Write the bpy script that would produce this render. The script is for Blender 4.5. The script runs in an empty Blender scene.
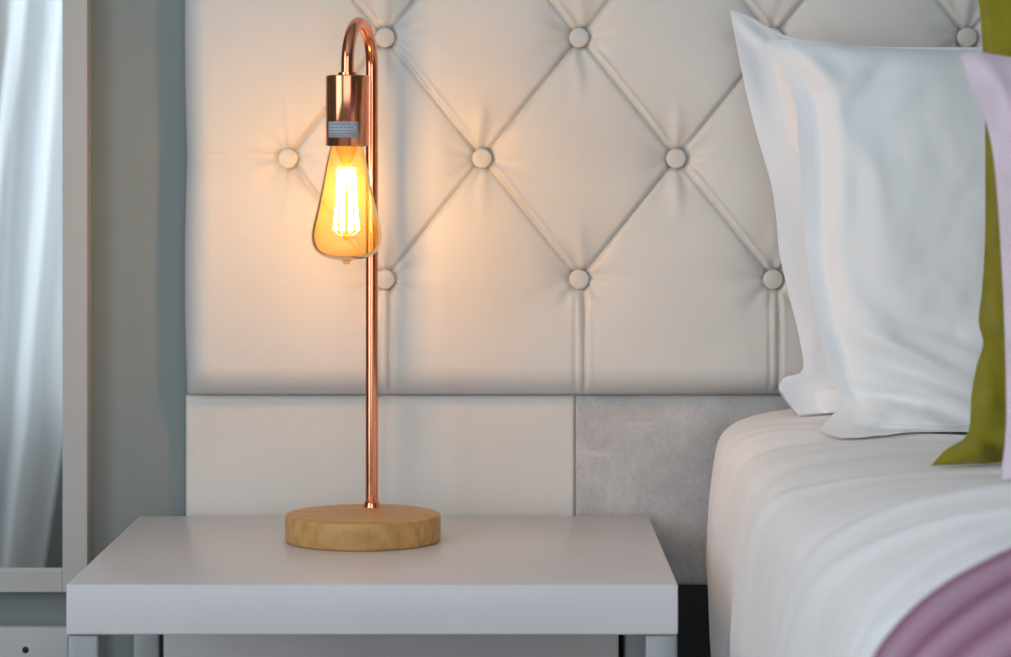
import bpy, math, random
import numpy as np
from mathutils import noise, Vector

random.seed(7)
S = bpy.context.scene
COL = S.collection
F = 2600.0                      # focal length in pixels of a 1011-wide frame
CX, CY, EYE = 503.0, 173.0, 0.893


def P(px, py, d):
    """point at depth d (metres in front of the lens) seen at px, py"""
    return ((px - CX) * d / F, d, EYE - (py - CY) * d / F)


# ------------------------------------------------------------------ materials
def new_mat(name):
    m = bpy.data.materials.new(name)
    m.use_nodes = True
    nt = m.node_tree
    b = nt.nodes['Principled BSDF']
    return m, nt, b


def N(nt, typ, **kw):
    n = nt.nodes.new(typ)
    for k, v in kw.items():
        if k.startswith('i_'):
            n.inputs[k[2:].replace('_', ' ')].default_value = v
        else:
            setattr(n, k, v)
    return n


def mat(name, col, rough=0.5, metal=0.0, var=0.0, vscale=20.0, bump=0.0, bscale=200.0,
        spec=0.5, stretch=(1, 1, 1), sheen=0.0, dist=0.001):
    m, nt, b = new_mat(name)
    b.inputs['Base Color'].default_value = (*col, 1)
    b.inputs['Roughness'].default_value = rough
    b.inputs['Metallic'].default_value = metal
    b.inputs['Specular IOR Level'].default_value = spec
    if sheen:
        b.inputs['Sheen Weight'].default_value = sheen
    tc = N(nt, 'ShaderNodeTexCoord')
    mp = N(nt, 'ShaderNodeMapping')
    mp.inputs['Scale'].default_value = stretch
    nt.links.new(tc.outputs['Object'], mp.inputs['Vector'])
    if var:
        nz = N(nt, 'ShaderNodeTexNoise')
        nz.inputs['Scale'].default_value = vscale
        nz.inputs['Detail'].default_value = 5
        nt.links.new(mp.outputs[0], nz.inputs['Vector'])
        rp = N(nt, 'ShaderNodeValToRGB')
        rp.color_ramp.elements[0].position = 0.3
        rp.color_ramp.elements[1].position = 0.7
        rp.color_ramp.elements[0].color = (*[c * (1 - var) for c in col], 1)
        rp.color_ramp.elements[1].color = (*[min(1, c * (1 + var)) for c in col], 1)
        nt.links.new(nz.outputs['Fac'], rp.inputs['Fac'])
        nt.links.new(rp.outputs[0], b.inputs['Base Color'])
    if bump:
        nb = N(nt, 'ShaderNodeTexNoise')
        nb.inputs['Scale'].default_value = bscale
        nb.inputs['Detail'].default_value = 3
        nt.links.new(mp.outputs[0], nb.inputs['Vector'])
        bp = N(nt, 'ShaderNodeBump')
        bp.inputs['Strength'].default_value = bump
        bp.inputs['Distance'].default_value = dist
        nt.links.new(nb.outputs['Fac'], bp.inputs['Height'])
        nt.links.new(bp.outputs[0], b.inputs['Normal'])
    return m


M = {}
M['wall'] = mat('wall_paint', (0.255, 0.285, 0.28), 0.75, var=0.03, vscale=3, bump=0.15, bscale=120)
M['ceiling'] = mat('ceiling_paint', (0.8, 0.8, 0.8), 0.9, bump=0.1, bscale=100)
M['floor'] = mat('floor_boards', (0.30, 0.23, 0.17), 0.5, var=0.25, vscale=9, stretch=(1, 8, 1), bump=0.1)
M['leather'] = mat('cream_leather', (0.71, 0.685, 0.655), 0.42, var=0.03, vscale=7, bump=0.10, bscale=420, spec=0.4)
M['button'] = mat('button_leather', (0.67, 0.645, 0.61), 0.42, bump=0.1, bscale=420, spec=0.4)
M['piping'] = mat('seam_thread', (0.45, 0.40, 0.35), 0.7)
M['charcoal'] = mat('charcoal_fabric', (0.04, 0.04, 0.042), 0.9, bump=0.2, bscale=500)
M['white_lacquer'] = mat('white_lacquer', (0.69, 0.67, 0.69), 0.30, var=0.015, vscale=25, bump=0.02, bscale=60)
M['steel'] = mat('brushed_steel', (0.30, 0.31, 0.32), 0.45, metal=0.5, var=0.06, vscale=30, stretch=(1, 1, 0.06))
M['copper'] = mat('polished_copper', (0.95, 0.37, 0.20), 0.15, metal=1.0, bump=0.01, bscale=60)
M['copper_dark'] = mat('copper_inside', (0.30, 0.16, 0.10), 0.4, metal=1.0)
M['linen'] = mat('white_cotton', (0.91, 0.905, 0.92), 0.85, bump=0.25, bscale=900, sheen=0.1, spec=0.2, dist=0.0004)
M['duvet'] = mat('white_duvet_cotton', (0.90, 0.895, 0.91), 0.85, bump=0.2, bscale=900, sheen=0.1, spec=0.2, dist=0.0004)
M['olive'] = mat('olive_velvet', (0.235, 0.205, 0.007), 0.8, var=0.15, vscale=30, bump=0.2, bscale=500, sheen=0.35, spec=0.2)
M['pink'] = mat('pale_pink_velvet', (0.70, 0.57, 0.655), 0.85, var=0.06, vscale=30, bump=0.2, bscale=500, sheen=0.3, spec=0.2)
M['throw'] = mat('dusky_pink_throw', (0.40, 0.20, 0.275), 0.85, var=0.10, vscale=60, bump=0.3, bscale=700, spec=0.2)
M['mattress'] = mat('mattress_ticking', (0.7, 0.7, 0.7), 0.9, bump=0.2, bscale=300)
M['frame'] = mat('white_painted_wood', (0.52, 0.51, 0.50), 0.5, var=0.03, vscale=15, stretch=(1, 1, 0.2), bump=0.05)
M['curtain'] = mat('white_satin_curtain', (0.80, 0.82, 0.85), 0.45, bump=0.1, bscale=300, sheen=0.2)
M['plastic'] = mat('white_plastic', (0.55, 0.56, 0.57), 0.45, bump=0.03, bscale=80)
M['screw'] = mat('dark_screw', (0.03, 0.03, 0.035), 0.4, metal=0.5)
M['sticker'] = mat('silver_sticker', (0.48, 0.50, 0.54), 0.5, var=0.05, vscale=300)
M['ink'] = mat('faded_ink', (0.24, 0.26, 0.31), 0.7)
M['rod'] = mat('curtain_rod_metal', (0.2, 0.2, 0.2), 0.4, metal=0.8)


def suede():
    m, nt, b = new_mat('grey_suede')
    b.inputs['Roughness'].default_value = 0.95
    b.inputs['Specular IOR Level'].default_value = 0.15
    b.inputs['Sheen Weight'].default_value = 0.25
    tc = N(nt, 'ShaderNodeTexCoord')
    a = N(nt, 'ShaderNodeTexNoise'); a.inputs['Scale'].default_value = 14; a.inputs['Detail'].default_value = 8
    a.inputs['Roughness'].default_value = 0.65
    w = N(nt, 'ShaderNodeTexNoise'); w.inputs['Scale'].default_value = 260; w.inputs['Detail'].default_value = 3
    nt.links.new(tc.outputs['Object'], a.inputs['Vector']); nt.links.new(tc.outputs['Object'], w.inputs['Vector'])
    mx = N(nt, 'ShaderNodeMath', operation='ADD')
    sc = N(nt, 'ShaderNodeMath', operation='MULTIPLY'); sc.inputs[1].default_value = 0.35
    nt.links.new(w.outputs['Fac'], sc.inputs[0]); nt.links.new(a.outputs['Fac'], mx.inputs[0]); nt.links.new(sc.outputs[0], mx.inputs[1])
    rp = N(nt, 'ShaderNodeValToRGB')
    rp.color_ramp.elements[0].position = 0.48; rp.color_ramp.elements[0].color = (0.44, 0.43, 0.435, 1)
    rp.color_ramp.elements[1].position = 0.86; rp.color_ramp.elements[1].color = (0.64, 0.62, 0.615, 1)
    nt.links.new(mx.outputs[0], rp.inputs[0]); nt.links.new(rp.outputs[0], b.inputs['Base Color'])
    # pale rubbed streaks running diagonally
    mp = N(nt, 'ShaderNodeMapping'); mp.inputs['Rotation'].default_value = (0, math.radians(45), 0)
    mp.inputs['Scale'].default_value = (2.0, 1, 30)
    nt.links.new(tc.outputs['Object'], mp.inputs['Vector'])
    st = N(nt, 'ShaderNodeTexNoise'); st.inputs['Scale'].default_value = 2.0; st.inputs['Detail'].default_value = 2
    nt.links.new(mp.outputs[0], st.inputs['Vector'])
    r2 = N(nt, 'ShaderNodeValToRGB'); r2.color_ramp.elements[0].position = 0.66; r2.color_ramp.elements[1].position = 0.74
    r2.color_ramp.elements[1].color = (0.6, 0.6, 0.6, 1)
    nt.links.new(st.outputs['Fac'], r2.inputs[0])
    mc = N(nt, 'ShaderNodeMix', data_type='RGBA')
    mc.inputs[7].default_value = (0.78, 0.76, 0.75, 1)
    nt.links.new(r2.outputs[0], mc.inputs[0]); nt.links.new(rp.outputs[0], mc.inputs[6])
    nt.links.new(mc.outputs[2], b.inputs['Base Color'])
    bp = N(nt, 'ShaderNodeBump'); bp.inputs['Strength'].default_value = 0.3; bp.inputs['Distance'].default_value = 0.001
    nt.links.new(w.outputs['Fac'], bp.inputs['Height']); nt.links.new(bp.outputs[0], b.inputs['Normal'])
    return m


def bamboo():
    m, nt, b = new_mat('bamboo_wood')
    b.inputs['Roughness'].default_value = 0.45
    tc = N(nt, 'ShaderNodeTexCoord')
    mp = N(nt, 'ShaderNodeMapping'); mp.inputs['Scale'].default_value = (6, 60, 25); mp.inputs['Rotation'].default_value = (0, 0, 0.5)
    nt.links.new(tc.outputs['Object'], mp.inputs['Vector'])
    g = N(nt, 'ShaderNodeTexNoise'); g.inputs['Scale'].default_value = 3; g.inputs['Detail'].default_value = 6
    nt.links.new(mp.outputs[0], g.inputs['Vector'])
    rp = N(nt, 'ShaderNodeValToRGB')
    rp.color_ramp.elements[0].position = 0.3; rp.color_ramp.elements[0].color = (0.55, 0.28, 0.085, 1)
    rp.color_ramp.elements[1].position = 0.7; rp.color_ramp.elements[1].color = (0.74, 0.42, 0.15, 1)
    nt.links.new(g.outputs['Fac'], rp.inputs[0])
    # laminated blocks
    mp2 = N(nt, 'ShaderNodeMapping'); mp2.inputs['Rotation'].default_value = (0, 0, 0.5); mp2.inputs['Location'].default_value = (0.5, 0.5, 0.5)
    nt.links.new(tc.outputs['Object'], mp2.inputs['Vector'])
    br = N(nt, 'ShaderNodeTexBrick'); br.inputs['Scale'].default_value = 1.0
    br.inputs['Brick Width'].default_value = 0.09; br.inputs['Row Height'].default_value = 0.021
    br.inputs['Mortar Size'].default_value = 0.0006
    br.inputs['Color1'].default_value = (1, 1, 1, 1); br.inputs['Color2'].default_value = (0.88, 0.86, 0.83, 1)
    br.inputs['Mortar'].default_value = (0.84, 0.78, 0.72, 1)
    nt.links.new(mp2.outputs[0], br.inputs['Vector'])
    mx = N(nt, 'ShaderNodeMix', data_type='RGBA', blend_type='MULTIPLY'); mx.inputs[0].default_value = 1
    nt.links.new(rp.outputs[0], mx.inputs[6]); nt.links.new(br.outputs['Color'], mx.inputs[7])
    nt.links.new(mx.outputs[2], b.inputs['Base Color'])
    return m


def bulb_glass():
    m = bpy.data.materials.new('amber_glass'); m.use_nodes = True
    nt = m.node_tree
    nt.nodes.remove(nt.nodes['Principled BSDF'])
    out = nt.nodes['Material Output']
    lw = N(nt, 'ShaderNodeLayerWeight'); lw.inputs['Blend'].default_value = 0.35
    rp = N(nt, 'ShaderNodeValToRGB')           # longer way through the amber glass near the rim
    rp.color_ramp.elements[0].position = 0.0; rp.color_ramp.elements[0].color = (0.97, 0.87, 0.62, 1)
    rp.color_ramp.elements[1].position = 0.9; rp.color_ramp.elements[1].color = (0.90, 0.56, 0.19, 1)
    nt.links.new(lw.outputs['Facing'], rp.inputs[0])
    tr = N(nt, 'ShaderNodeBsdfTransparent'); nt.links.new(rp.outputs[0], tr.inputs['Color'])
    tl = N(nt, 'ShaderNodeBsdfTranslucent'); tl.inputs['Color'].default_value = (0.95, 0.62, 0.20, 1)
    m1 = N(nt, 'ShaderNodeMixShader'); m1.inputs[0].default_value = 0.035
    nt.links.new(tr.outputs[0], m1.inputs[1]); nt.links.new(tl.outputs[0], m1.inputs[2])
    gl = N(nt, 'ShaderNodeBsdfGlossy'); gl.inputs['Roughness'].default_value = 0.03; gl.inputs['Color'].default_value = (1.0, 0.80, 0.50, 1)
    fr = N(nt, 'ShaderNodeFresnel'); fr.inputs['IOR'].default_value = 1.10
    m2 = N(nt, 'ShaderNodeMixShader')
    nt.links.new(fr.outputs[0], m2.inputs[0]); nt.links.new(m1.outputs[0], m2.inputs[1]); nt.links.new(gl.outputs[0], m2.inputs[2])
    nt.links.new(m2.outputs[0], out.inputs['Surface'])
    return m


def emit(name, col, strength):
    m = bpy.data.materials.new(name); m.use_nodes = True
    nt = m.node_tree; nt.nodes.remove(nt.nodes['Principled BSDF'])
    e = N(nt, 'ShaderNodeEmission'); e.inputs['Color'].default_value = (*col, 1); e.inputs['Strength'].default_value = strength
    nt.links.new(e.outputs[0], nt.nodes['Material Output'].inputs['Surface'])
    return m


def mirror_mat():
    m, nt, b = new_mat('mirror_glass')
    b.inputs['Base Color'].default_value = (0.86, 0.88, 0.88, 1)
    b.inputs['Metallic'].default_value = 1.0
    b.inputs['Roughness'].default_value = 0.0
    return m


def sky_glass():
    m = bpy.data.materials.new('window_glass'); m.use_nodes = True
    nt = m.node_tree; nt.nodes.remove(nt.nodes['Principled BSDF'])
    tr = N(nt, 'ShaderNodeBsdfTransparent'); gl = N(nt, 'ShaderNodeBsdfGlossy'); gl.inputs['Roughness'].default_value = 0.0
    mx = N(nt, 'ShaderNodeMixShader'); mx.inputs[0].default_value = 0.05
    nt.links.new(tr.outputs[0], mx.inputs[1]); nt.links.new(gl.outputs[0], mx.inputs[2])
    nt.links.new(mx.outputs[0], nt.nodes['Material Output'].inputs['Surface'])
    return m


M['suede'] = suede()
M['bamboo'] = bamboo()
M['bulb'] = bulb_glass()
M['filament'] = emit('glowing_filament', (1.0, 0.56, 0.21), 136.0)
M['mirror'] = mirror_mat()
M['glass'] = sky_glass()


def satin():
    m = bpy.data.materials['white_satin_curtain']
    nt = m.node_tree
    b = nt.nodes['Principled BSDF']
    tl = N(nt, 'ShaderNodeBsdfTranslucent'); tl.inputs['Color'].default_value = (0.90, 0.92, 0.94, 1)
    mx = N(nt, 'ShaderNodeMixShader'); mx.inputs[0].default_value = 0.42
    nt.links.new(b.outputs[0], mx.inputs[1]); nt.links.new(tl.outputs[0], mx.inputs[2])
    nt.links.new(mx.outputs[0], nt.nodes['Material Output'].inputs['Surface'])


satin()


# ------------------------------------------------------------------ builders
def link(name, me, m, parent=None, loc=(0, 0, 0), smooth=True):
    o = bpy.data.objects.new(name, me)
    COL.objects.link(o)
    me.materials.append(m)
    if smooth:
        for p in me.polygons:
            p.use_smooth = True
    if parent:
        o.parent = parent
    o.location = loc
    return o


def world_loc(o):
    v = Vector((0, 0, 0))
    while o:
        v += o.location
        o = o.parent
    return v


def mesh(name, verts, faces, m, parent=None, origin=None, smooth=True):
    """verts are given in world space; origin becomes the object's location"""
    base = world_loc(parent) if parent else Vector((0, 0, 0))
    org = Vector(origin) if origin else (base if parent else Vector((0, 0, 0)))
    v = np.asarray(verts, dtype=float) - np.array(org)
    me = bpy.data.meshes.new(name)
    me.from_pydata([tuple(a) for a in v], [], [tuple(int(i) for i in f) for f in faces])
    me.update()
    return link(name, me, m, parent, org - base, smooth)


def empty(name, loc):
    o = bpy.data.objects.new(name, None)
    o.empty_display_size = 0.05
    COL.objects.link(o)
    o.location = loc
    return o


def tag(o, label, cat, group=None):
    o['label'] = label
    o['category'] = cat
    if group:
        o['group'] = group
    return o


def structure(o):
    o['kind'] = 'structure'
    return o


class MB:
    """collects shapes into one mesh"""
    def __init__(s):
        s.v, s.f = [], []

    def add(s, v, f):
        k = len(s.v)
        s.v += [tuple(map(float, a)) for a in v]
        s.f += [tuple(int(i) + k for i in q) for q in f]
        return s

    def box(s, x0, x1, y0, y1, z0, z1, b=0.0, seg=2):
        if b <= 0:
            v = [(x, y, z) for z in (z0, z1) for y in (y0, y1) for x in (x0, x1)]
            f = [(0, 2, 3, 1), (4, 5, 7, 6), (0, 1, 5, 4), (2, 6, 7, 3), (0, 4, 6, 2), (1, 3, 7, 5)]
            return s.add(v, f)
        import bmesh
        bm = bmesh.new()
        bmesh.ops.create_cube(bm, size=1.0)
        for q in bm.verts:
            q.co = Vector(((x0 + x1) / 2 + q.co.x * (x1 - x0), (y0 + y1) / 2 + q.co.y * (y1 - y0), (z0 + z1) / 2 + q.co.z * (z1 - z0)))
        bmesh.ops.bevel(bm, geom=list(bm.edges), offset=b, segments=seg, profile=0.5, affect='EDGES')
        bm.verts.index_update()
        v = [tuple(q.co) for q in bm.verts]
        f = [[q.index for q in fc.verts] for fc in bm.faces]
        bm.free()
        return s.add(v, f)

    def lathe(s, prof, c=(0, 0, 0), n=48, caps=(False, False)):
        v, f = [], []
        for r, z in prof:
            for k in range(n):
                a = 2 * math.pi * k / n
                v.append((c[0] + r * math.cos(a), c[1] + r * math.sin(a), c[2] + z))
        for i in range(len(prof) - 1):
            for k in range(n):
                k2 = (k + 1) % n
                f.append((i * n + k, i * n + k2, (i + 1) * n + k2, (i + 1) * n + k))
        if caps[0]:
            f.append(tuple(range(n - 1, -1, -1)))
        if caps[1]:
            m = (len(prof) - 1) * n
            f.append(tuple(range(m, m + n)))
        return s.add(v, f)

    def tube(s, pts, r, n=16):
        pts = [Vector(p) for p in pts]
        v, f = [], []
        up = None
        for i, p in enumerate(pts):
            t = (pts[min(i + 1, len(pts) - 1)] - pts[max(i - 1, 0)]).normalized()
            if up is None:
                up = t.orthogonal().normalized()
            up = (up - t * up.dot(t)).normalized()
            w = t.cross(up)
            rr = r[i] if isinstance(r, (list, tuple)) else r
            for k in range(n):
                a = 2 * math.pi * k / n
                v.append(p + (up * math.cos(a) + w * math.sin(a)) * rr)
        for i in range(len(pts) - 1):
            for k in range(n):
                k2 = (k + 1) % n
                f.append((i * n + k, i * n + k2, (i + 1) * n + k2, (i + 1) * n + k))
        f.append(tuple(range(n - 1, -1, -1)))
        m = (len(pts) - 1) * n
        f.append(tuple(range(m, m + n)))
        return s.add(v, f)

    def build(s, name, m, parent=None, origin=None, smooth=False):
        o = mesh(name, s.v, s.f, m, parent, origin, smooth)
        return o


def autosmooth(o, deg=35):
    """smooth shading that keeps edges sharper than deg crisp"""
    me = o.data
    import bmesh
    bm = bmesh.new(); bm.from_mesh(me)
    for e in bm.edges:
        if len(e.link_faces) == 2 and e.calc_face_angle(0) > math.radians(deg):
            e.smooth = False
    for fc in bm.faces:
        fc.smooth = True
    bm.to_mesh(me); bm.free()
    return o


def catmull(pts, n):
    """n points evenly spaced along a Catmull-Rom curve through pts"""
    p = np.asarray(pts, float)
    q = np.vstack([2 * p[0] - p[1], p, 2 * p[-1] - p[-2]])
    d = []
    for i in range(1, len(q) - 2):
        t = np.linspace(0, 1, 24, endpoint=(i == len(q) - 3))[:, None]
        a, b, c, e = q[i - 1], q[i], q[i + 1], q[i + 2]
        d.append(0.5 * ((2 * b) + (c - a) * t + (2 * a - 5 * b + 4 * c - e) * t ** 2 + (3 * b - a - 3 * c + e) * t ** 3))
    d = np.vstack(d)
    L = np.concatenate([[0], np.cumsum(np.linalg.norm(np.diff(d, axis=0), axis=1))])
    u = np.linspace(0, L[-1], n)
    return np.stack([np.interp(u, L, d[:, k]) for k in range(d.shape[1])], 1)


def grid_faces(nu, nv, off=0, flip=False):
    f = []
    for i in range(nu - 1):
        for j in range(nv - 1):
            a = off + i * nv + j
            q = (a, a + 1, a + nv + 1, a + nv)
            f.append(q[::-1] if flip else q)
    return f


def fbm(x, y, z=0.0, o=3):
    return noise.fractal(Vector((x, y, z)), 1.0, 2.0, o)


# ------------------------------------------------------------------ the room
XL, XR, YF, YB, H = -1.5, 3.3, -0.5, 2.64, 2.5
T = 0.12
structure(MB().box(XL - T, XR + T, YF - T, YB + T, -0.1, 0).build('floor', M['floor']))
structure(MB().box(XL - T, XR + T, YF - T, YB + T, H, H + 0.1).build('ceiling', M['ceiling']))
structure(MB().box(XL - T, XR + T, YB, YB + T, 0, H).build('wall_back', M['wall']))
structure(MB().box(XR, XR + T, YF, YB, 0, H).build('wall_right', M['wall']))


def wall_hole(name, axis, pos0, pos1, a0, a1, ha0, ha1, hz0, hz1):
    b = MB()
    def bx(u0, u1, z0, z1):
        if axis == 'x':
            b.box(pos0, pos1, u0, u1, z0, z1)
        else:
            b.box(u0, u1, pos0, pos1, z0, z1)
    bx(a0, ha0, 0, H); bx(ha1, a1, 0, H); bx(ha0, ha1, 0, hz0); bx(ha0, ha1, hz1, H)
    return structure(b.build(name, M['wall']))


LW = (-0.3, 1.5, 0.35, 2.2)      # opening in the left wall: y0 y1 z0 z1
FW = (-1.15, 0.9, 0.36, 2.2)     # opening behind the camera: x0 x1 z0 z1
wall_hole('wall_left', 'x', XL - T, XL, YF, YB, *LW)
wall_hole('wall_front', 'y', YF - T, YF, XL - T, XR + T, *FW)


def window(name, axis, pos, a0, a1, z0, z1, mull):
    b = MB()
    g = MB()
    w = 0.05
    def bx(m_, u0, u1, z0_, z1_, t=0.05):
        if axis == 'x':
            m_.box(pos - t / 2, pos + t / 2, u0, u1, z0_, z1_)
        else:
            m_.box(u0, u1, pos - t / 2, pos + t / 2, z0_, z1_)
    bx(b, a0, a0 + w, z0, z1); bx(b, a1 - w, a1, z0, z1); bx(b, a0 + w, a1 - w, z0, z0 + w); bx(b, a0 + w, a1 - w, z1 - w, z1)
    for k in range(1, mull):
        u = a0 + (a1 - a0) * k / mull
        bx(b, u - w / 2, u + w / 2, z0 + w, z1 - w)
    o = structure(b.build(name, M['frame']))
    bx(g, a0 + w, a1 - w, z0 + w, z1 - w, 0.006)
    g.build('pane', M['glass'], o)
    return o


window('window_1', 'x', XL - 0.06, *LW, 2)
window('window_2', 'y', YF - 0.06, *FW, 2)
# skirting along the wall behind the bed, broken where the bed stands
structure(MB().box(XL, XR, YB - 0.015, YB, 0, 0.09, 0.003).build('baseboard_back', M['frame']))

# ------------------------------------------------------------------ headboard
HX0, HX1 = -0.319, 2.30
HZ0, HZ1 = 0.4785, 1.36          # underside and top of the upholstery
SEAM = 0.6700
Yw = YB - 0.006                  # back of the board
BX, BZ = 0.09672, 0.1205         # half pitch of the buttons
bx0, bz0 = -0.0209, 0.9075        # a button of the middle row
LOWROW = bz0 - BZ
head = empty('headboard', ((HX0 + HX1) / 2, YB - 0.03, 0.0))
tag(head, 'cream leather button-tufted headboard standing against the wall behind the bed and nightstand', 'headboard')

btn = []
for r in range(-1, 4):
    z = bz0 + r * BZ
    off = 0 if r % 2 == 0 else BX
    k = -2
    while True:
        x = bx0 + off + 2 * BX * k
        if x > HX1 - 0.06:
            break
        if x > HX0 + 0.06 and z < HZ1 - 0.05:
            btn.append((x, z))
        k += 1
BT = np.array(btn)
LEFTCOL = min(b[0] for b in btn)
RIGHTCOL = max(b[0] for b in btn)


def dome(d, r):
    t = np.clip(d / r, 0, 1)
    return np.sqrt(np.clip(1 - (1 - t) ** 2, 0, 1))


def tuft_height(x, z):
    hgt = np.full_like(x, 0.0)
    u = ((x - bx0) / BX + (z - bz0) / BZ) / 2
    v = ((x - bx0) / BX - (z - bz0) / BZ) / 2
    # metres to the nearest diagonal of either family
    kn = 2 * BX * BZ / math.hypot(BX, BZ)
    su = (u - np.round(u)) * kn
    sv = (v - np.round(v)) * kn
    inz = (z > LOWROW) & (x > LEFTCOL) & (x < RIGHTCOL)
    d2 = np.full(x.shape, 9.0)
    near = np.zeros(x.shape, int)
    for q, (ax, az_) in enumerate(BT):
        dq = np.hypot(x - ax, z - az_)
        near = np.where(dq < d2, q, near)
        d2 = np.minimum(d2, dq)

    def crease(s, wide=1.0, lip=0.0009, lw=0.0032, gr=0.0050, gw=0.0020):
        a = np.abs(s)
        # a narrow fold with one flap lying over the other, and a soft roll to both sides
        return (-gr * np.exp(-(s / gw) ** 2) + lip * np.exp(-((s - 0.0050) / lw) ** 2)
                - 0.0036 * wide * np.exp(-a / 0.014))
    c = np.where(inz, crease(su, 0.8, 0.0017, 0.0026, 0.0038, 0.0020) + crease(sv, 0.9, 0.0004, 0.0032, 0.0056, 0.0019), 0.0)
    # vertical pleats from the lowest buttons to the seam
    for bx_, bz_ in btn:
        if abs(bz_ - LOWROW) < 0.01:
            m = (z <= LOWROW)
            lean = 0.005 + 0.0 * z
            c = c + np.where(m, 0.8 * crease(x - bx_ - lean, 0.7) + 0.25 * crease(-(x - bx_ + 0.004), 0.1), 0)
    # level creases from the outermost buttons to the board's ends
    for bx_, bz_ in btn:
        if abs(bx_ - LEFTCOL) < 0.01:
            m = (x <= LEFTCOL)
            c = c + np.where(m, 0.12 * crease(z - bz_ - 0.004, 1.0), 0)
            # loose fold down to the next button
        if abs(bx_ - RIGHTCOL) < 0.01:
            c = c + np.where(x >= RIGHTCOL, 0.35 * crease(z - bz_, 1.0), 0)
    # the pull of each button, with puckers running out of it
    ang = np.arctan2(z - BT[near, 1], x - BT[near, 0])
    pull = -0.010 * np.exp(-(d2 / 0.026) ** 1.4) - 0.004 * np.exp(-d2 / 0.055)
    puck = 0.0010 * np.cos(ang * 8 + near * 1.7) * np.exp(-((d2 - 0.022) / 0.018) ** 2)
    puck += 0.0006 * np.cos(ang * 5 + near * 2.9 + 1) * np.exp(-((d2 - 0.038) / 0.02) ** 2)
    # upright dart over each button (vertical pucker above and below)
    dx = x - BT[near, 0]; dz = z - BT[near, 1]
    dart = 0.0022 * np.exp(-(dx / 0.0065) ** 2) * np.exp(-((np.abs(dz) - 0.034) / 0.020) ** 2)
    pit = -0.005 * np.exp(-(d2 / 0.0118) ** 6)
    return hgt + np.maximum(c, -0.009) + pull + puck + dart + pit


def panel(name, x0, x1, z0, z1, back, base, bulge, rx, rz, m, fn=None, sx=0.0016, split=0.62, edge=None, seed=0):
    xs = np.unique(np.concatenate([np.linspace(0, rx, 14) + x0, np.arange(x0 + rx, min(split, x1 - rx), sx),
                                   np.arange(min(split, x1 - rx), x1 - rx, max(sx * 2.5, 0.004)) if x1 - rx > split else np.array([]),
                                   x1 - np.linspace(0, rx, 14)]))
    zs = np.unique(np.concatenate([np.linspace(0, rz, 12) + z0, np.arange(z0 + rz, min(1.12, z1 - rz), sx),
                                   np.arange(1.12, z1 - rz, max(0.002, sx)) if z1 - rz > 1.12 else np.array([]),
                                   z1 - np.linspace(0, rz, 12)]))
    xs = xs[np.concatenate([[True], np.diff(xs) > 2e-4])]
    zs = zs[np.concatenate([[True], np.diff(zs) > 2e-4])]
    X, Z = np.meshgrid(xs, zs, indexing='ij')
    ed = np.minimum(dome(X - x0, rx), dome(x1 - X, rx)) * np.minimum(dome(Z - z0, rz), dome(z1 - Z, rz))
    h = base + bulge * ed
    if fn is not None:
        h = h + fn(X, Z) * np.clip(ed * 1.1, 0, 1)
    ud = np.array([[fbm(a * 7 + seed, b * 7) for b in zs[::6]] for a in xs[::6]])
    U = np.array([np.interp(zs, zs[::6], r) for r in ud])
    U = np.array([np.interp(xs, xs[::6], U[:, j]) for j in range(U.shape[1])]).T
    h = h + 0.0016 * U * ed
    h = np.maximum(h, 0.004)
    Xo = X.copy()
    if edge is not None:
        w = np.clip(1 - (X - x0) / 0.05, 0, 1)
        Xo = Xo + edge(Z) * w
    nu, nv = X.shape
    front = np.stack([Xo, back - h, Z], -1).reshape(-1, 3)
    # a rim of vertices on the back plane closes the sides
    rim_i = [(i, 0) for i in range(nu)] + [(nu - 1, j) for j in range(1, nv)] + [(i, nv - 1) for i in range(nu - 2, -1, -1)] + [(0, j) for j in range(nv - 2, 0, -1)]
    rim = [(Xo[i, j], back, Z[i, j]) for i, j in rim_i]
    faces = grid_faces(nu, nv, flip=True)
    k0 = nu * nv
    n = len(rim_i)
    for q in range(n):
        i, j = rim_i[q]; i2, j2 = rim_i[(q + 1) % n]
        faces.append((i * nv + j, k0 + q, k0 + (q + 1) % n, i2 * nv + j2))
    faces.append(tuple(range(k0 + n - 1, k0 - 1, -1)))
    o = mesh(name, np.vstack([front, np.array(rim)]), faces, m, head)
    return autosmooth(o, 60)


def left_edge(z):
    # the stuffing swells between the level creases
    t = (z - 0.910) / 0.241
    return -0.0025 * np.abs(np.sin(math.pi * t)) + 0.0015


panel('tufted_panel', HX0, HX1, SEAM + 0.0002, HZ1, Yw, 0.020, 0.034, 0.030, 0.030, M['leather'], tuft_height, edge=left_edge)
XS = (575 - CX) * 2.612 / F


def lower_h(x, z):
    xm = (388 - CX) * 2.612 / F
    return -0.0012 * np.exp(-((x - xm) / 0.004) ** 2) - 0.002 * np.exp(-np.abs(x - xm) / 0.03)


o = panel('leather_band', HX0, XS - 0.0001, HZ0, SEAM - 0.0002, Yw, 0.019, 0.004, 0.004, 0.008, M['leather'], lower_h, sx=0.004, seed=5)
o['label'] = 'plain cream leather lower band behind the lamp'
o = panel('suede_band', XS + 0.0001, HX1, HZ0, SEAM - 0.0002, Yw, 0.018, 0.004, 0.003, 0.008, M['suede'], None, sx=0.005, seed=9)
o['label'] = 'grey suede lower band beside the bed'
o = MB().box(HX0 + 0.012, HX1 - 0.012, YB - 0.022, YB - 0.006, 0.0, HZ0, 0.002).build('support_board', M['charcoal'], head)
o['label'] = 'black board under the upholstery'

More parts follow.
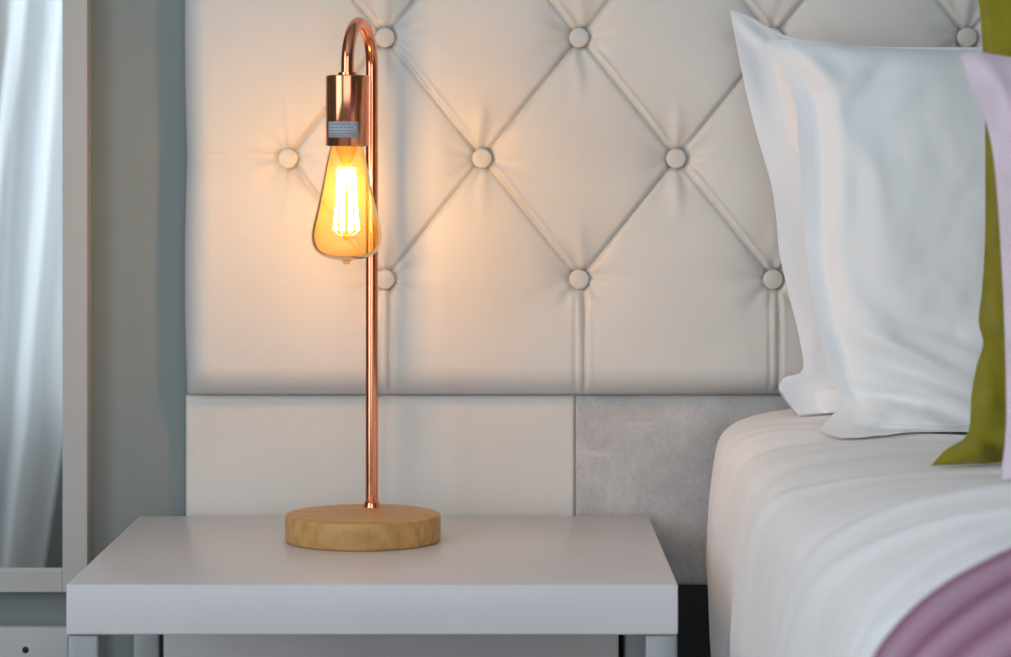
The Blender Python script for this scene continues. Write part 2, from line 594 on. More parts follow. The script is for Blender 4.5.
for x, z in btn:
    y = Yw - 0.03
    prof = [(0.0001, -0.0001), (0.0055, -0.0003), (0.0083, -0.0008), (0.0096, -0.0012), (0.0100, -0.0032), (0.0095, -0.0105), (0.0085, -0.018)]
    v, f = [], []
    n = 28
    ytop = Yw - 0.054 + 0.0085
    for r, d in prof:
        for k in range(n):
            a = 2 * math.pi * k / n
            v.append((x + r * math.cos(a), ytop - d, z + r * math.sin(a)))
    for i in range(len(prof) - 1):
        for k in range(n):
            k2 = (k + 1) % n
            f.append((i * n + k, i * n + k2, (i + 1) * n + k2, (i + 1) * n + k))
    mesh('button', v, f, M['button'], head, origin=(x, y, z))

# ------------------------------------------------------------------ nightstand
NZ = 0.550
nx0, nx1 = (66 - CX) * 2.167 / F, (678 - CX) * 2.167 / F
ny0, ny1 = 2.167, 2.602
ns = empty('nightstand', ((nx0 + nx1) / 2, (ny0 + ny1) / 2, 0))
tag(ns, 'white nightstand with a thick square top on metal legs, carrying the lamp', 'nightstand')
autosmooth(MB().box(nx0, nx1, ny0, ny1, NZ - 0.042, NZ, 0.0016, 3).build('table_top', M['white_lacquer'], ns), 50)
LEG = 0.027
yr = 2.549
for lx in (nx0 + 0.0005, nx1 - LEG - 0.0005):
    for ly in (ny0 + 0.001, yr):
        o = autosmooth(MB().box(lx, lx + LEG, ly, ly + LEG, 0.0, NZ - 0.042, 0.0025, 2).build('leg', M['steel'], ns), 50)
        o['label'] = 'square brushed metal leg'
MB().box(nx0 + LEG + 0.006, nx1 - LEG - 0.006, yr - 0.012, yr + 0.006, 0.12, NZ - 0.043, 0.002).build('back_panel', M['white_lacquer'], ns)

# ------------------------------------------------------------------ table lamp
Db = 2.426
lx, ly = (363 - CX) * Db / F, Db
lamp = empty('table_lamp', (lx, ly, NZ))
tag(lamp, 'copper table lamp with hooked pole, round wooden base and lit amber bulb', 'lamp')
R = 0.0725
BH = 0.0255
prof = [(R - 0.002, 0.0), (R - 0.0003, 0.0014), (R, 0.003), (R, BH - 0.003), (R - 0.0008, BH - 0.0008), (R - 0.003, BH), (0.02, BH)]
ob = MB().lathe(prof, (lx, ly, NZ), 96, (True, True)).build('base', M['bamboo'], lamp)
autosmooth(ob, 40)
ob['label'] = 'round pale wooden base'
# the pole stands at the back of the base and hooks forward over it
px_, py_ = (371.8 - CX) * 2.473 / F, 2.473
qx, qy = (347.5 - CX) * 2.388 / F, 2.388          # axis of the socket
z_top = EYE - (17 - CY) * 2.43 / F
pr = 0.0060
span = math.hypot(qx - px_, qy - py_) / 2
cxh, cyh = (px_ + qx) / 2, (py_ + qy) / 2
zc = z_top - span * 0.92 - pr
sock_top = EYE - (75.5 - CY) * qy / F
sock_bot = EYE - (146 - CY) * qy / F
pts = [(px_, py_, NZ + BH + 0.0005)] + [(px_, py_, NZ + BH + (zc - NZ - BH) * t) for t in (0.25, 0.5, 0.75, 0.97)]
for k in range(0, 33):
    a = math.pi * k / 32
    c, s_ = math.cos(a), math.sin(a)
    pts.append((cxh + (px_ - cxh) * c, cyh + (py_ - cyh) * c, zc + span * 0.92 * s_))
pts += [(qx, qy, zc - 0.005), (qx, qy, sock_top - 0.002)]
autosmooth(MB().tube(pts, pr, 24).build('pole', M['copper'], lamp), 50)
autosmooth(MB().lathe([(0.0058, 0.006), (0.0066, 0.0055), (0.0072, 0.004), (0.0078, 0.0015), (0.0082, 0.0)], (px_, py_, NZ + BH), 32).build('collar', M['copper'], lamp), 50)
SR = 0.0201
hs = sock_top - sock_bot
so = MB().lathe([(0.0062, hs + 0.003), (0.0085, hs + 0.0028), (0.0088, hs), (SR - 0.0008, hs), (SR, hs - 0.0008), (SR, 0.0006), (SR - 0.0004, 0.0), (SR - 0.0022, 0.0), (SR - 0.0022, 0.020), (0.004, 0.021)],
                (qx, qy, sock_bot), 64).build('socket', M['copper'], lamp)
autosmooth(so, 40)
# sticker wrapped round the front of the socket
def wrap(b, a0, a1, z0, z1, r, t=0.0004, n=14):
    v, f = [], []
    for k in range(n + 1):
        a = a0 + (a1 - a0) * k / n
        for rr in (r, r + t):
            for z in (z0, z1):
                v.append((qx + rr * math.sin(a), qy - rr * math.cos(a), z))
    for k in range(n):
        i = k * 4
        f += [(i + 2, i + 6, i + 7, i + 3), (i, i + 1, i + 5, i + 4), (i + 1, i + 3, i + 7, i + 5), (i, i + 4, i + 6, i + 2)]
    f += [(0, 2, 3, 1), (n * 4, n * 4 + 1, n * 4 + 3, n * 4 + 2)]
    b.add(v, f)
az = lambda py: EYE - (py - CY) * (qy - SR) / F
st = MB(); wrap(st, -0.95, 0.56, az(137.5), az(121.5), SR + 0.0001)
st = st.build('sticker', M['sticker'], lamp, smooth=True)
st['label'] = 'small silver-grey paper sticker'
ink = MB()
random.seed(4)
for row, y in enumerate((124.2, 127.2, 130.2, 133.2, 135.6)):
    a = -0.82
    while a < 0.45:
        w = random.uniform(0.05, 0.17)
        if random.random() < 0.86:
            wrap(ink, a, min(a + w, 0.48), az(y + 0.8), az(y - 0.5), SR + 0.0005, 0.0001, 3)
        a += w + 0.045
ink.build('print', M['ink'], st)

# bulb: long pear with a small tip
zb = sock_bot
K = qy / F
bulb_px = [(15.5, 3), (16.0, -2), (17.0, -6), (19.5, -18), (22.5, -34), (26.0, -52), (29.6, -68), (32.2, -79), (33.6, -87), (33.6, -94), (31.8, -101), (27.5, -107), (21.0, -111), (13.5, -113.3), (7, -114.2), (4.2, -115), (3.2, -117), (1.8, -118.6), (0.2, -119)]
bp_ = catmull([(r * K * 1.05, z * K) for r, z in bulb_px], 60)
bp_[:, 0] = np.maximum(bp_[:, 0], 0.0002)
bo = MB().lathe([tuple(a) for a in bp_], (qx - 0.0010, qy, zb), 64).build('bulb', M['bulb'], lamp, smooth=True)
bo['label'] = 'lit pear-shaped amber glass bulb'
fl = MB()
bxq = qx - 0.0010
for k in range(8):
    a = 2 * math.pi * k / 8 + 0.2
    r0, r1 = 0.0068, 0.0112
    sh = 0.35
    p0 = (bxq + r0 * math.cos(a), qy + r0 * math.sin(a), zb - 22 * K)
    p1 = (bxq + r1 * math.cos(a + sh), qy + r1 * math.sin(a + sh), zb - 84 * K)
    fl.tube([tuple(p0[i] + (p1[i] - p0[i]) * t for i in range(3)) for t in (0, 0.33, 0.66, 1)], 0.00135, 8)
fl.build('filament', M['filament'], bo, smooth=True)
stem = MB().lathe([(0.0105, 1 * K), (0.0085, -8 * K), (0.005, -16 * K), (0.0028, -22 * K), (0.0022, -88 * K), (0.0034, -90 * K), (0.0030, -93 * K), (0.0003, -95 * K)], (bxq, qy, zb), 24)
stem.build('stem', M['bulb'], bo, smooth=True)
hk = MB()
for k in range(8):
    a = 2 * math.pi * k / 8 + 0.2 + 0.35
    hk.tube([(bxq + 0.0012 * math.cos(a), qy + 0.0012 * math.sin(a), zb - 90 * K), (bxq + 0.008 * math.cos(a), qy + 0.008 * math.sin(a), zb - 89 * K), (bxq + 0.0112 * math.cos(a), qy + 0.0112 * math.sin(a), zb - 85 * K)], 0.0004, 6)
hk.build('filament_support', M['steel'], bo, smooth=True)

# ------------------------------------------------------------------ bed, duvet, throw
BCX = 1.015                       # middle line of the bed
BY1, BY0 = 2.575, 0.52
bed = empty('bed', (BCX, 1.55, 0))
tag(bed, 'bed with a dark base and a mattress under the white duvet', 'bed')
MB().box(0.262, 2 * BCX - 0.262, BY0 + 0.04, BY1 - 0.02, 0.06, 0.36, 0.01).build('base', M['charcoal'], bed)
autosmooth(MB().box(0.262, 2 * BCX - 0.262, BY0 + 0.04, BY1 - 0.02, 0.362, 0.585, 0.05, 5).build('mattress', M['mattress'], bed), 40)
for fx in (0.30, 2 * BCX - 0.30):
    for fy in (BY0 + 0.1, BY1 - 0.1):
        MB().lathe([(0.02, 0), (0.025, 0.0595)], (fx, fy, 0), 16, (True, True)).build('foot', M['charcoal'], bed)

HEADP = [(.214, .27), (.206, .335), (.201, .396), (.1985, .4276), (.1955, .4825), (.1955, .521), (.198, .569), (.2029, .607), (.2092, .6334), (.2231, .648), (.247, .657), (.2856, .663), (.36, .667), (.50, .670), (.75, .672), (BCX, .673)]
MIDP = [(.222, .27), (.216, .335), (.212, .396), (.2085, .43), (.206, .4825), (.207, .525), (.2125, .567), (.222, .601), (.237, .622), (.2553, .6377), (.277, .651), (.305, .663), (.36, .675), (.48, .683), (.75, .687), (BCX, .688)]
NP = 170
pa, pb = catmull(HEADP, NP), catmull(MIDP, NP)
pb = pb + np.array([0.003, 0.003])


def profile(y):
    t = min(1, max(0, (2.35 - y) / 0.70))
    t = t * t * (3 - 2 * t)
    L = pa * (1 - t) + pb * t
    # the bed sags a little where the cushions stand
    L[:, 1] -= 0.010 * math.exp(-((y - 2.05) / 0.2) ** 2) * np.clip((L[:, 1] - 0.6) / 0.05, 0, 1)
    Rr = L[::-1][1:].copy()
    Rr[:, 0] = 2 * BCX - Rr[:, 0]
    return np.vstack([L, Rr])


def offset(prof, d):
    g = np.gradient(prof, axis=0)
    n = np.stack([-g[:, 1], g[:, 0]], 1)
    n /= np.linalg.norm(n, axis=1)[:, None]
    return prof + n * np.asarray(d).reshape(-1, 1) if np.ndim(d) else prof + n * d


# long soft creases in the duvet: (y on the top, slant, arc start, arc end, depth, width)
random.seed(21)
CRE = []
for k in range(40):
    CRE.append((random.uniform(1.35, 2.5), random.uniform(-1.1, 0.15), random.uniform(0.0, 0.5), random.uniform(0.2, 0.7), random.uniform(-0.0030, 0.0036), random.uniform(0.012, 0.030)))


def duvet_disp(arc, y):
    d = np.zeros_like(arc)
    for (y0, sl, a0, ln, dep, w) in CRE:
        yc = y0 + sl * (arc - 0.45)
        env = np.exp(-((arc - a0 - ln / 2) / (ln * 0.55)) ** 2)
        d += dep * env * np.exp(-((y - yc) / w) ** 2)
    return d


def sheet(name, ys, off, thick, dispf, m, origin, ends=0.0):
    secs_o, secs_i = [], []
    for y in ys:
        p = profile(y)
        arc = np.concatenate([[0], np.cumsum(np.linalg.norm(np.diff(p, axis=0), axis=1))])
        d = off + dispf(arc, y)
        po = offset(p, d)
        pi_ = offset(p, np.full(len(p), off - thick))
        secs_o.append(np.column_stack([po[:, 0], np.full(len(p), y), po[:, 1]]))
        secs_i.append(np.column_stack([pi_[:, 0], np.full(len(p), y), pi_[:, 1]]))
    O, I = np.array(secs_o), np.array(secs_i)
    nu, nv = O.shape[:2]
    k = nu * nv
    f = grid_faces(nu, nv, 0) + grid_faces(nu, nv, k, True)
    for i in range(nu - 1):
        f.append((i * nv, (i + 1) * nv, k + (i + 1) * nv, k + i * nv))
        f.append((i * nv + nv - 1, k + i * nv + nv - 1, k + (i + 1) * nv + nv - 1, (i + 1) * nv + nv - 1))
    for j in range(nv - 1):
        f.append((j, k + j, k + j + 1, j + 1))
        e = (nu - 1) * nv + j
        f.append((e, e + 1, k + e + 1, k + e))
    o = mesh(name, np.vstack([O.reshape(-1, 3), I.reshape(-1, 3)]), f, m, origin=origin)
    return autosmooth(o, 65)


def duvet_d(arc, y):
    d = duvet_disp(arc, y)
    nz = np.array([0.0035 * fbm(a * 2.2, y * 5.0, 3.0) + 0.0022 * fbm(a * 3.5 + y * 3, y * 11.0, 8.0) for a in arc])
    # the hanging side swings in and out
    side = np.clip(1 - arc / 0.30, 0, 1) * min(1, max(0, (y - 1.53) / 0.15))
    d = np.clip(d + nz, -0.01, 0.0055 if y < 1.53 else 0.02) + side * 0.007 * np.sin(y * 11 + 1.0 + arc * 3)
    e = min(1, max(0, (2.562 - y) / 0.03))          # rounded end by the headboard
    return d - 0.010 * (1 - math.sqrt(max(0, 1 - (1 - e) ** 2)))


ys = np.concatenate([np.linspace(2.562, 1.35, 230), np.linspace(1.345, BY0, 60)])
du = sheet('duvet', ys, 0.0, 0.022, duvet_d, M['duvet'], (BCX, 1.55, 0.6))
tag(du, 'white cotton duvet spread over the bed and hanging down its side', 'duvet')

TY1, RIB = 1.505, 0.070


def throw_d(arc, y):
    t = (2 * (TY1 - y) / RIB) % 1.0
    bul = math.sqrt(max(0.0, 1 - abs(2 * t - 1) ** 3))
    nz = np.array([0.0016 * fbm(a * 9, y * 14, 5.0) for a in arc])
    return nz + 0.005 * bul


yt = []
k = 0
while TY1 - k * RIB / 20 > 0.72:
    yt.append(TY1 - k * RIB / 20)
    k += 1
def rib_shade():
    # shade between the ribs put into the colour as alternating plum bands
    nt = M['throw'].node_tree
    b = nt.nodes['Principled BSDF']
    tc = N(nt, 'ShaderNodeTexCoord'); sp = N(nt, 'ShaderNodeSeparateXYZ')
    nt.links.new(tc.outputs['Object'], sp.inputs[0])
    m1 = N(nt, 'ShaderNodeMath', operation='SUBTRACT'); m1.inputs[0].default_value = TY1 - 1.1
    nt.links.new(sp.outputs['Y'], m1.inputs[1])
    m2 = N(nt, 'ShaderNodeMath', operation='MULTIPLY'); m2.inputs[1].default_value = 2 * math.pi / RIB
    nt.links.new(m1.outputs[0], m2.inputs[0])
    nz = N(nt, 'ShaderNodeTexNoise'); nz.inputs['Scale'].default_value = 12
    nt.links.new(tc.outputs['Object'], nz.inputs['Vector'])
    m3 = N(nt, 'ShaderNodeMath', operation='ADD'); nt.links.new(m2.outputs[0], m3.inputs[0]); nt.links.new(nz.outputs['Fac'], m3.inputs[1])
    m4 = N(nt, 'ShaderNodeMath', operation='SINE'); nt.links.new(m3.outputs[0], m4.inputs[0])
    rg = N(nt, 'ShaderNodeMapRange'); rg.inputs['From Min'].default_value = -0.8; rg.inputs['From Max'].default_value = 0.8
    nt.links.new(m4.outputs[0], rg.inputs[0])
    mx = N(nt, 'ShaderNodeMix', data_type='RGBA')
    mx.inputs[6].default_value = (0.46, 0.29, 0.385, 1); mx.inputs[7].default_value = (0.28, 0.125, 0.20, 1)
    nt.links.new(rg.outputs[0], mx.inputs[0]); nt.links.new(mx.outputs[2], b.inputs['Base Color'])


rib_shade()
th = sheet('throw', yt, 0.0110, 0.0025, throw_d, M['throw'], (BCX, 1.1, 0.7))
tag(th, 'ribbed dusky pink throw, rib shade painted in as plum bands, lying across the white duvet', 'throw')


# ------------------------------------------------------------------ pillows and cushions
DW = np.array([v.co for v in du.data.vertices]) + np.array(du.location)
NV = 2 * NP - 1
DW = DW[:len(ys) * NV].reshape(len(ys), NV, 3)[:, 20:-20]


def bed_top(x, y):
    i = int(np.argmin(np.abs(DW[:, 0, 1] - y)))
    lo, hi = max(0, i - 2), min(len(DW), i + 3)
    best = -9.0
    for r in DW[lo:hi]:
        m = r[:, 2] > 0.55
        best = max(best, float(np.interp(x, r[m, 0], r[m, 2])))
    return best


def coons(bot, top, left, right, nu, nv):
    """bottom/top run left to right, left/right run bottom to top"""
    B, Tt, L, Rr = catmull(bot, nu), catmull(top, nu), catmull(left, nv), catmull(right, nv)
    s = np.linspace(0, 1, nu)[:, None, None]
    t = np.linspace(0, 1, nv)[None, :, None]
    return ((1 - t) * B[:, None] + t * Tt[:, None] + (1 - s) * L[None] + s * Rr[None]
            - ((1 - s) * (1 - t) * B[0] + s * (1 - t) * B[-1] + (1 - s) * t * Tt[0] + s * t * Tt[-1]))


def pillow(name, bot, top, left, right, ymid, thick, fl, m, ridges=(), seed=0, nu=150, nv=120, power=0.42, amp=0.004, flare=0.0, back_scale=0.8, pn=2.4):
    X2 = coons(bot, top, left, right, nu, nv)
    s = np.linspace(-1, 1, nu)[:, None] * np.ones((1, nv))
    t = np.linspace(-1, 1, nv)[None, :] * np.ones((nu, 1))
    fL, fR, fB, fT = fl
    ss = np.clip(np.abs(s) / (1 - np.where(s < 0, fL, fR)), 0, 1)
    tt = np.clip(np.abs(t) / (1 - np.where(t < 0, fB, fT)), 0, 1)
    body = (np.clip(1 - ss ** pn, 0, 1) * np.clip(1 - tt ** pn, 0, 1)) ** power
    Xw, Zw = X2[..., 0], X2[..., 1]
    Y = ymid(Zw)
    nz = np.array([[fbm(Xw[i, j] * 9 + seed, Zw[i, j] * 9, seed) for j in range(nv)] for i in range(nu)])
    n2 = np.array([[fbm(Xw[i, j] * 22 + seed, Zw[i, j] * 16, seed + 4.0) for j in range(nv)] for i in range(nu)])
    d = np.zeros_like(Xw)
    for pts, a, w in ridges:
        q = np.asarray(pts, float)
        best = np.full(Xw.shape, 9.0)
        par = np.zeros_like(best)
        tot = 0.0
        Ls = np.linalg.norm(np.diff(q, axis=0), axis=1)
        for k in range(len(q) - 1):
            e = q[k + 1] - q[k]
            u = np.clip(((Xw - q[k, 0]) * e[0] + (Zw - q[k, 1]) * e[1]) / (e @ e), 0, 1)
            dd = np.hypot(Xw - q[k, 0] - u * e[0], Zw - q[k, 1] - u * e[1])
            par = np.where(dd < best, (tot + u * Ls[k]) / Ls.sum(), par)
            best = np.minimum(best, dd)
            tot += Ls[k]
        d += a * np.exp(-(best / w) ** 2) * np.sin(math.pi * np.clip(0.12 + 0.76 * par, 0, 1))
    edge = np.minimum(np.minimum(1 + s, 1 - s), np.minimum(1 + t, 1 - t))
    ef = np.clip(edge / 0.05, 0, 1)
    lift = thick * body + 0.0012 + (amp * nz + amp * 0.45 * n2) * np.clip(body * 1.3, 0.15, 1) * ef
    wave = flare * (1 - np.clip(edge / 0.16, 0, 1)) * np.sin(s * 9 + t * 7 + seed)
    front = np.stack([Xw, Y + wave - lift - d * ef, Zw], -1)
    bk = np.stack([Xw, Y + wave + np.maximum(back_scale * thick * body, 0.0) + 0.0012, Zw], -1)
    bk[..., 1] = np.maximum(bk[..., 1], front[..., 1] + 0.003)
    k = nu * nv
    f = grid_faces(nu, nv, 0, True) + grid_faces(nu, nv, k)
    for i in range(nu - 1):
        f.append((i * nv, (i + 1) * nv, k + (i + 1) * nv, k + i * nv))
        f.append((i * nv + nv - 1, k + i * nv + nv - 1, k + (i + 1) * nv + nv - 1, (i + 1) * nv + nv - 1))
    for j in range(nv - 1):
        f.append((j, k + j, k + j + 1, j + 1))
        e = (nu - 1) * nv + j
        f.append((e, e + 1, k + e + 1, k + e))
    V = np.vstack([front.reshape(-1, 3), bk.reshape(-1, 3)])
    # whatever reaches the bed is pressed flat on it
    for q in V:
        if q[2] < 0.73:
            q[2] = max(q[2], bed_top(q[0], q[1]) + 0.0018)
    org = (float(Xw.mean()), float(Y.mean()), float(Zw.min()))
    o = mesh(name, V, f, m, origin=org)
    return autosmooth(o, 75)


def Q(d, pts):
    return [(P(a, b, d)[0], P(a, b, d)[2]) for a, b in pts]


# back pillow
D = 2.485
left = Q(D, [(796, 417), (777, 390), (781, 376), (800, 368), (797, 335), (789, 300), (779, 255), (776, 215), (771, 180), (760, 140), (750, 100), (741, 55), (733, 8)])
top = Q(D, [(733, 8), (752, 14), (776, 28), (800, 37), (850, 44), (930, 46), (1100, 44), (1300, 36), (1420, 20), (1455, 5)])
bot = Q(D, [(796, 417), (840, 428), (950, 430), (1200, 430), (1400, 428), (1445, 415)])
right = Q(D, [(1445, 415), (1435, 380), (1425, 300), (1424, 200), (1432, 100), (1455, 5)])
pA = pillow('pillow', bot, top, left, right, lambda z: 2.452 + (z - 0.66) * 0.17, 0.062, (0.125, 0.05, 0.06, 0.03), M['linen'],
            [(Q(D, [(745, 30), (765, 70), (776, 130)]), -0.003, 0.012), (Q(D, [(736, 12), (752, 30), (775, 45)]), 0.005, 0.006),
             (Q(D, [(786, 330), (800, 332), (815, 330)]), 0.004, 0.006), (Q(D, [(815, 340), (803, 352), (812, 368)]), 0.004, 0.005),
             (Q(D, [(783, 380), (805, 392), (835, 400)]), -0.004, 0.012)], seed=2.0, flare=0.002, amp=0.006)
tag(pA, 'white pillow behind the front one, leaning on the headboard, its flat edge showing', 'pillow', 'white pillows against the headboard')

# front pillow
D = 2.36
left = Q(D, [(808, 425), (826, 413), (838, 399), (829, 375), (819, 335), (812, 300), (807, 250), (803, 200), (801, 140), (798, 95), (786, 66), (765, 41)])
top = Q(D, [(765, 41), (790, 38), (830, 40), (870, 45), (985, 48), (1150, 46), (1400, 38), (1500, 25)])
bot = Q(D, [(808, 425), (850, 432), (960, 434), (1200, 436), (1440, 430), (1490, 415)])
right = Q(D, [(1490, 415), (1478, 380), (1466, 300), (1464, 200), (1474, 100), (1500, 25)])
pB = pillow('pillow', bot, top, left, right, lambda z: 2.335 + (z - 0.66) * 0.17 - 0.085 * np.clip((0.695 - z) / 0.045, 0, 1) ** 2, 0.060, (0.060, 0.05, 0.10, 0.012), M['linen'],
            [(Q(D, [(835, 318), (870, 335), (905, 352), (960, 378)]), 0.010, 0.009),
             (Q(D, [(868, 372), (905, 380), (950, 398), (985, 410)]), 0.009, 0.009),
             (Q(D, [(850, 352), (900, 368), (950, 388)]), -0.006, 0.010),
             (Q(D, [(840, 412), (880, 404), (915, 412), (950, 428)]), 0.010, 0.008),
             (Q(D, [(850, 420), (890, 420), (925, 424)]), -0.006, 0.006),
             (Q(D, [(775, 47), (810, 66), (842, 86)]), 0.008, 0.012),
             (Q(D, [(815, 60), (836, 100), (842, 160), (838, 240)]), 0.005, 0.010),
             (Q(D, [(822, 90), (828, 150), (826, 220)]), -0.004, 0.008),
             (Q(D, [(900, 55), (880, 75), (860, 100)]), -0.005, 0.010),
             (Q(D, [(930, 80), (905, 95), (885, 115)]), 0.003, 0.008),
             (Q(D, [(832, 250), (850, 300), (880, 330)]), 0.004, 0.010),
             (Q(D, [(840, 120), (870, 170), (880, 240)]), 0.004, 0.012), (Q(D, [(905, 330), (945, 345), (990, 365)]), 0.006, 0.008),
             (Q(D, [(870, 300), (900, 318), (940, 330)]), -0.005, 0.010), (Q(D, [(845, 385), (870, 392), (905, 398)]), -0.006, 0.006),
             (Q(D, [(832, 425), (870, 414), (900, 420), (930, 430)]), 0.006, 0.005)], seed=5.0, pn=2.1, power=0.48, flare=0.003, amp=0.0055, nu=190, nv=140)
tag(pB, 'plump white pillow in front, standing between the back pillow and the olive cushion', 'pillow', 'white pillows against the headboard')

# olive cushion
D = 2.05
left = Q(D, [(930, 463), (946, 449), (964, 438), (970, 424), (972, 396), (978, 366), (985, 344), (981, 322), (985, 290), (989, 240), (991, 170), (992, 100), (991, 50), (988, 0), (979, -40), (960, -75)])
top = Q(D, [(960, -75), (1010, -60), (1150, -52), (1300, -52), (1440, -62), (1490, -75)])
bot = Q(D, [(930, 465), (965, 469), (1005, 470), (1200, 470), (1400, 470), (1480, 462)])
left[0] = bot[0]
right = Q(D, [(1480, 462), (1460, 400), (1450, 200), (1460, 0), (1490, -75)])
oC = pillow('cushion', bot, top, left, right, lambda z: 2.045 + (z - 0.66) * 0.12, 0.060, (0.012, 0.012, 0.012, 0.012), M['olive'],
            [(Q(D, [(955, 452), (985, 440), (1010, 440)]), 0.010, 0.010), (Q(D, [(975, 428), (1000, 452), (1020, 468)]), -0.014, 0.008),
             (Q(D, [(982, 335), (1000, 338), (1020, 330)]), -0.010, 0.007), (Q(D, [(980, 370), (985, 400), (985, 425)]), 0.007, 0.008),
             (Q(D, [(990, 300), (1000, 320), (1010, 345)]), 0.007, 0.008)], seed=9.0, amp=0.006, power=0.5, pn=2.0)
tag(oC, 'olive green velvet cushion standing on the bed between the white pillow and the pink cushion', 'cushion')

# pink cushion
D = 1.85
left = Q(D, [(1003, 491), (1000, 480), (1001, 462), (1004, 440), (1006, 400), (1005, 300), (1001, 200), (996, 145), (987, 110), (974, 80), (965, 53)])
top = Q(D, [(965, 53), (985, 51), (1011, 55), (1100, 66), (1250, 70), (1400, 60), (1450, 45)])
bot = Q(D, [(1003, 491), (1020, 490), (1100, 486), (1250, 486), (1400, 488), (1445, 480)])
right = Q(D, [(1445, 480), (1430, 400), (1425, 250), (1430, 120), (1450, 45)])
pC = pillow('cushion', bot, top, left, right, lambda z: 1.84 + (z - 0.66) * 0.10, 0.050, (0.012, 0.012, 0.012, 0.012), M['pink'],
            [(Q(D, [(985, 62), (1000, 85), (1010, 120)]), 0.006, 0.008)], seed=13.0, amp=0.004, power=0.5, pn=2.0)
tag(pC, 'pale pink cushion in front of the olive cushion at the right edge', 'cushion')

# ------------------------------------------------------------------ framed mirror on the wall at the left
mf = 2.612
mx1, mz0 = (87.3 - CX) * mf / F, EYE - (592.5 - CY) * mf / F
mx0, mz1 = -1.02, 1.72
fw = 25.0 * mf / F
fh = 22.0 * mf / F
mir = empty('wall_mirror', ((mx0 + mx1) / 2, YB, mz0))
tag(mir, 'white framed mirror on the wall at far left, reflecting a white curtain', 'mirror')
b = MB()
b.box(mx1 - fw, mx1, mf, YB - 0.0005, mz0, mz1, 0.001)
b.box(mx0, mx0 + fw, mf, YB - 0.0005, mz0, mz1, 0.001)
b.box(mx0 + fw, mx1 - fw, mf + 0.0003, YB - 0.0005, mz0, mz0 + fh, 0.001)
b.box(mx0 + fw, mx1 - fw, mf + 0.0003, YB - 0.0005, mz1 - fh, mz1, 0.001)
o = b.build('frame', M['frame'], mir)
MB().box(mx0 + fw - 0.004, mx1 - fw + 0.004, mf + 0.010, mf + 0.014, mz0 + fh - 0.004, mz1 - fh + 0.004).build('mirror_glass', M['mirror'], mir)
GLASS_Y = mf + 0.010

# white panel with a screw, lower on the same wall
pt = EYE - (627 - CY) * 2.62 / F
px1 = (97 - CX) * 2.62 / F
pan = empty('wall_panel', (px1 - 0.15, YB, pt - 0.12))
tag(pan, 'white wall panel with a small dark screw, below the mirror and left of the nightstand', 'panel')
autosmooth(MB().box(px1 - 0.30, px1, 2.62, YB - 0.0005, pt - 0.12, pt, 0.003, 3).build('cover', M['plastic'], pan), 40)
sx_, sz_ = (25.5 - CX) * 2.62 / F, EYE - (650 - CY) * 2.62 / F
v = MB()
prof = [(0.0001, 0.0022), (0.0022, 0.0012), (0.0034, 0.0)]
vv, ff = [], []
for r, d in prof:
    for k in range(20):
        a = 2 * math.pi * k / 20
        vv.append((sx_ + r * math.cos(a), 2.62 - d, sz_ + r * math.sin(a)))
for i in range(2):
    for k in range(20):
        ff.append((i * 20 + k, i * 20 + (k + 1) % 20, (i + 1) * 20 + (k + 1) % 20, (i + 1) * 20 + k))
mesh('screw', vv, ff, M['screw'], pan, smooth=True)

# ------------------------------------------------------------------ curtain by the window behind the camera (seen in the mirror)
CYc = YF + 0.11
DV = 2 * GLASS_Y - CYc            # length of the reflected sight line


def virt(px, py):
    return ((px - CX) * DV / F, EYE - (py - CY) * DV / F)


zs = np.linspace(0.012, 2.3, 60)
ns_ = 140
V = []
for z in zs:
    py = CY + (EYE - z) * F / DV
    lpx = np.interp(py, [-250, 0, 110, 250, 400, 570, 800], [22, 12, 0, -12, -24, -44, -60])
    rpx = np.interp(py, [-250, 0, 230, 330, 430, 570, 800], [100, 96, 84, 74, 64, 42, 28])
    for k in range(ns_):
        u = k / (ns_ - 1)
        x = virt(lpx + (rpx - lpx) * u, py)[0]
        dep = 0.030 * math.sin(u * 2 * math.pi * 2.0 - 0.3 + 0.25 * math.sin(z * 3)) + 0.010 * math.sin(u * 23 + z * 1.5) + 0.012 * fbm(u * 3, z * 1.6, 2)
        V.append((x, CYc + dep, z))
f = grid_faces(len(zs), ns_)
cu = mesh('curtain', V, f, M['curtain'], origin=(virt(60, 0)[0], CYc, 0.04))
tag(cu, 'white satin curtain seen in the mirror at the far left', 'curtain')
rod = MB().tube([(-1.40, CYc, 2.318), (1.1, CYc, 2.318)], 0.012, 16)
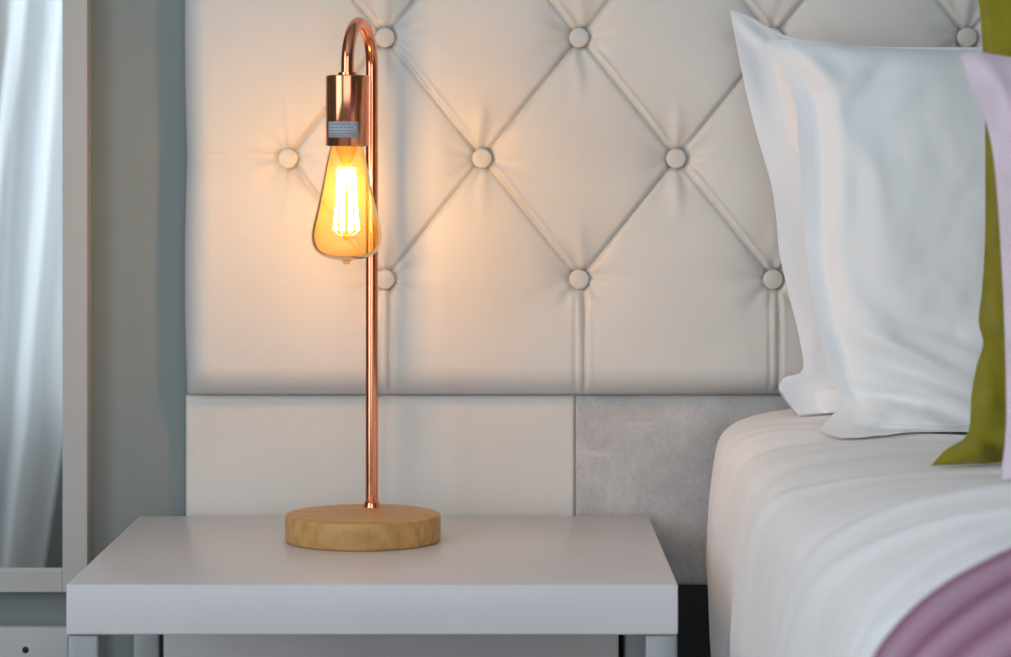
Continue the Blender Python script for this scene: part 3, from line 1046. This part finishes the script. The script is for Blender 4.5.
for xx in (-1.38, 1.08):
    rod.box(xx - 0.01, xx + 0.01, YF + 0.0005, CYc, 2.31, 2.326)
ro = rod.build('curtain_rod', M['rod'], origin=(0, CYc, 2.318), smooth=False)
tag(ro, 'metal rod above the window behind the camera, from which the white curtain hangs', 'curtain rod')

# ------------------------------------------------------------------ light
def area(name, loc, rot, sx, sy, power, col):
    l = bpy.data.lights.new(name, 'AREA')
    l.shape = 'RECTANGLE'; l.size = sx; l.size_y = sy; l.energy = power; l.color = col
    o = bpy.data.objects.new(name, l)
    COL.objects.link(o)
    o.location = loc; o.rotation_euler = rot
    return o


area('daylight_side', (XL - T - 0.05, (LW[0] + LW[1]) / 2, (LW[2] + LW[3]) / 2), (0, -math.pi / 2, 0), LW[3] - LW[2], LW[1] - LW[0], 30, (0.83, 0.935, 1.0))
area('daylight_front', ((FW[0] + FW[1]) / 2, YF - T - 0.05, (FW[2] + FW[3]) / 2), (math.pi / 2, 0, 0), FW[1] - FW[0], FW[3] - FW[2], 20, (0.83, 0.935, 1.0))

w = bpy.data.worlds.new('sky')
S.world = w
w.use_nodes = True
bg = w.node_tree.nodes['Background']
bg.inputs['Color'].default_value = (0.80, 0.90, 1.0, 1)
bg.inputs['Strength'].default_value = 0.6

# ------------------------------------------------------------------ camera
cam = bpy.data.cameras.new('camera')
co = bpy.data.objects.new('camera', cam)
COL.objects.link(co)
co.location = (0, 0, EYE)
co.rotation_euler = (math.pi / 2, 0, 0)
cam.sensor_width = 36
cam.lens = F / 1011 * 36
cam.shift_x = (505.5 - CX) / 1011
cam.shift_y = -(328.5 - CY) / 1011
cam.clip_start = 0.02
cam.dof.use_dof = True
cam.dof.focus_distance = 2.44
cam.dof.aperture_fstop = 8.0
S.camera = co

S.view_settings.view_transform = 'Standard'
S.view_settings.look = 'None'
S.view_settings.gamma = 1.0
S.view_settings.exposure = 0.10
S.view_settings.use_curve_mapping = False
S.cycles.use_denoising = True
S.cycles.max_bounces = 8
S.cycles.transparent_max_bounces = 16
S.cycles.sample_clamp_indirect = 6.0
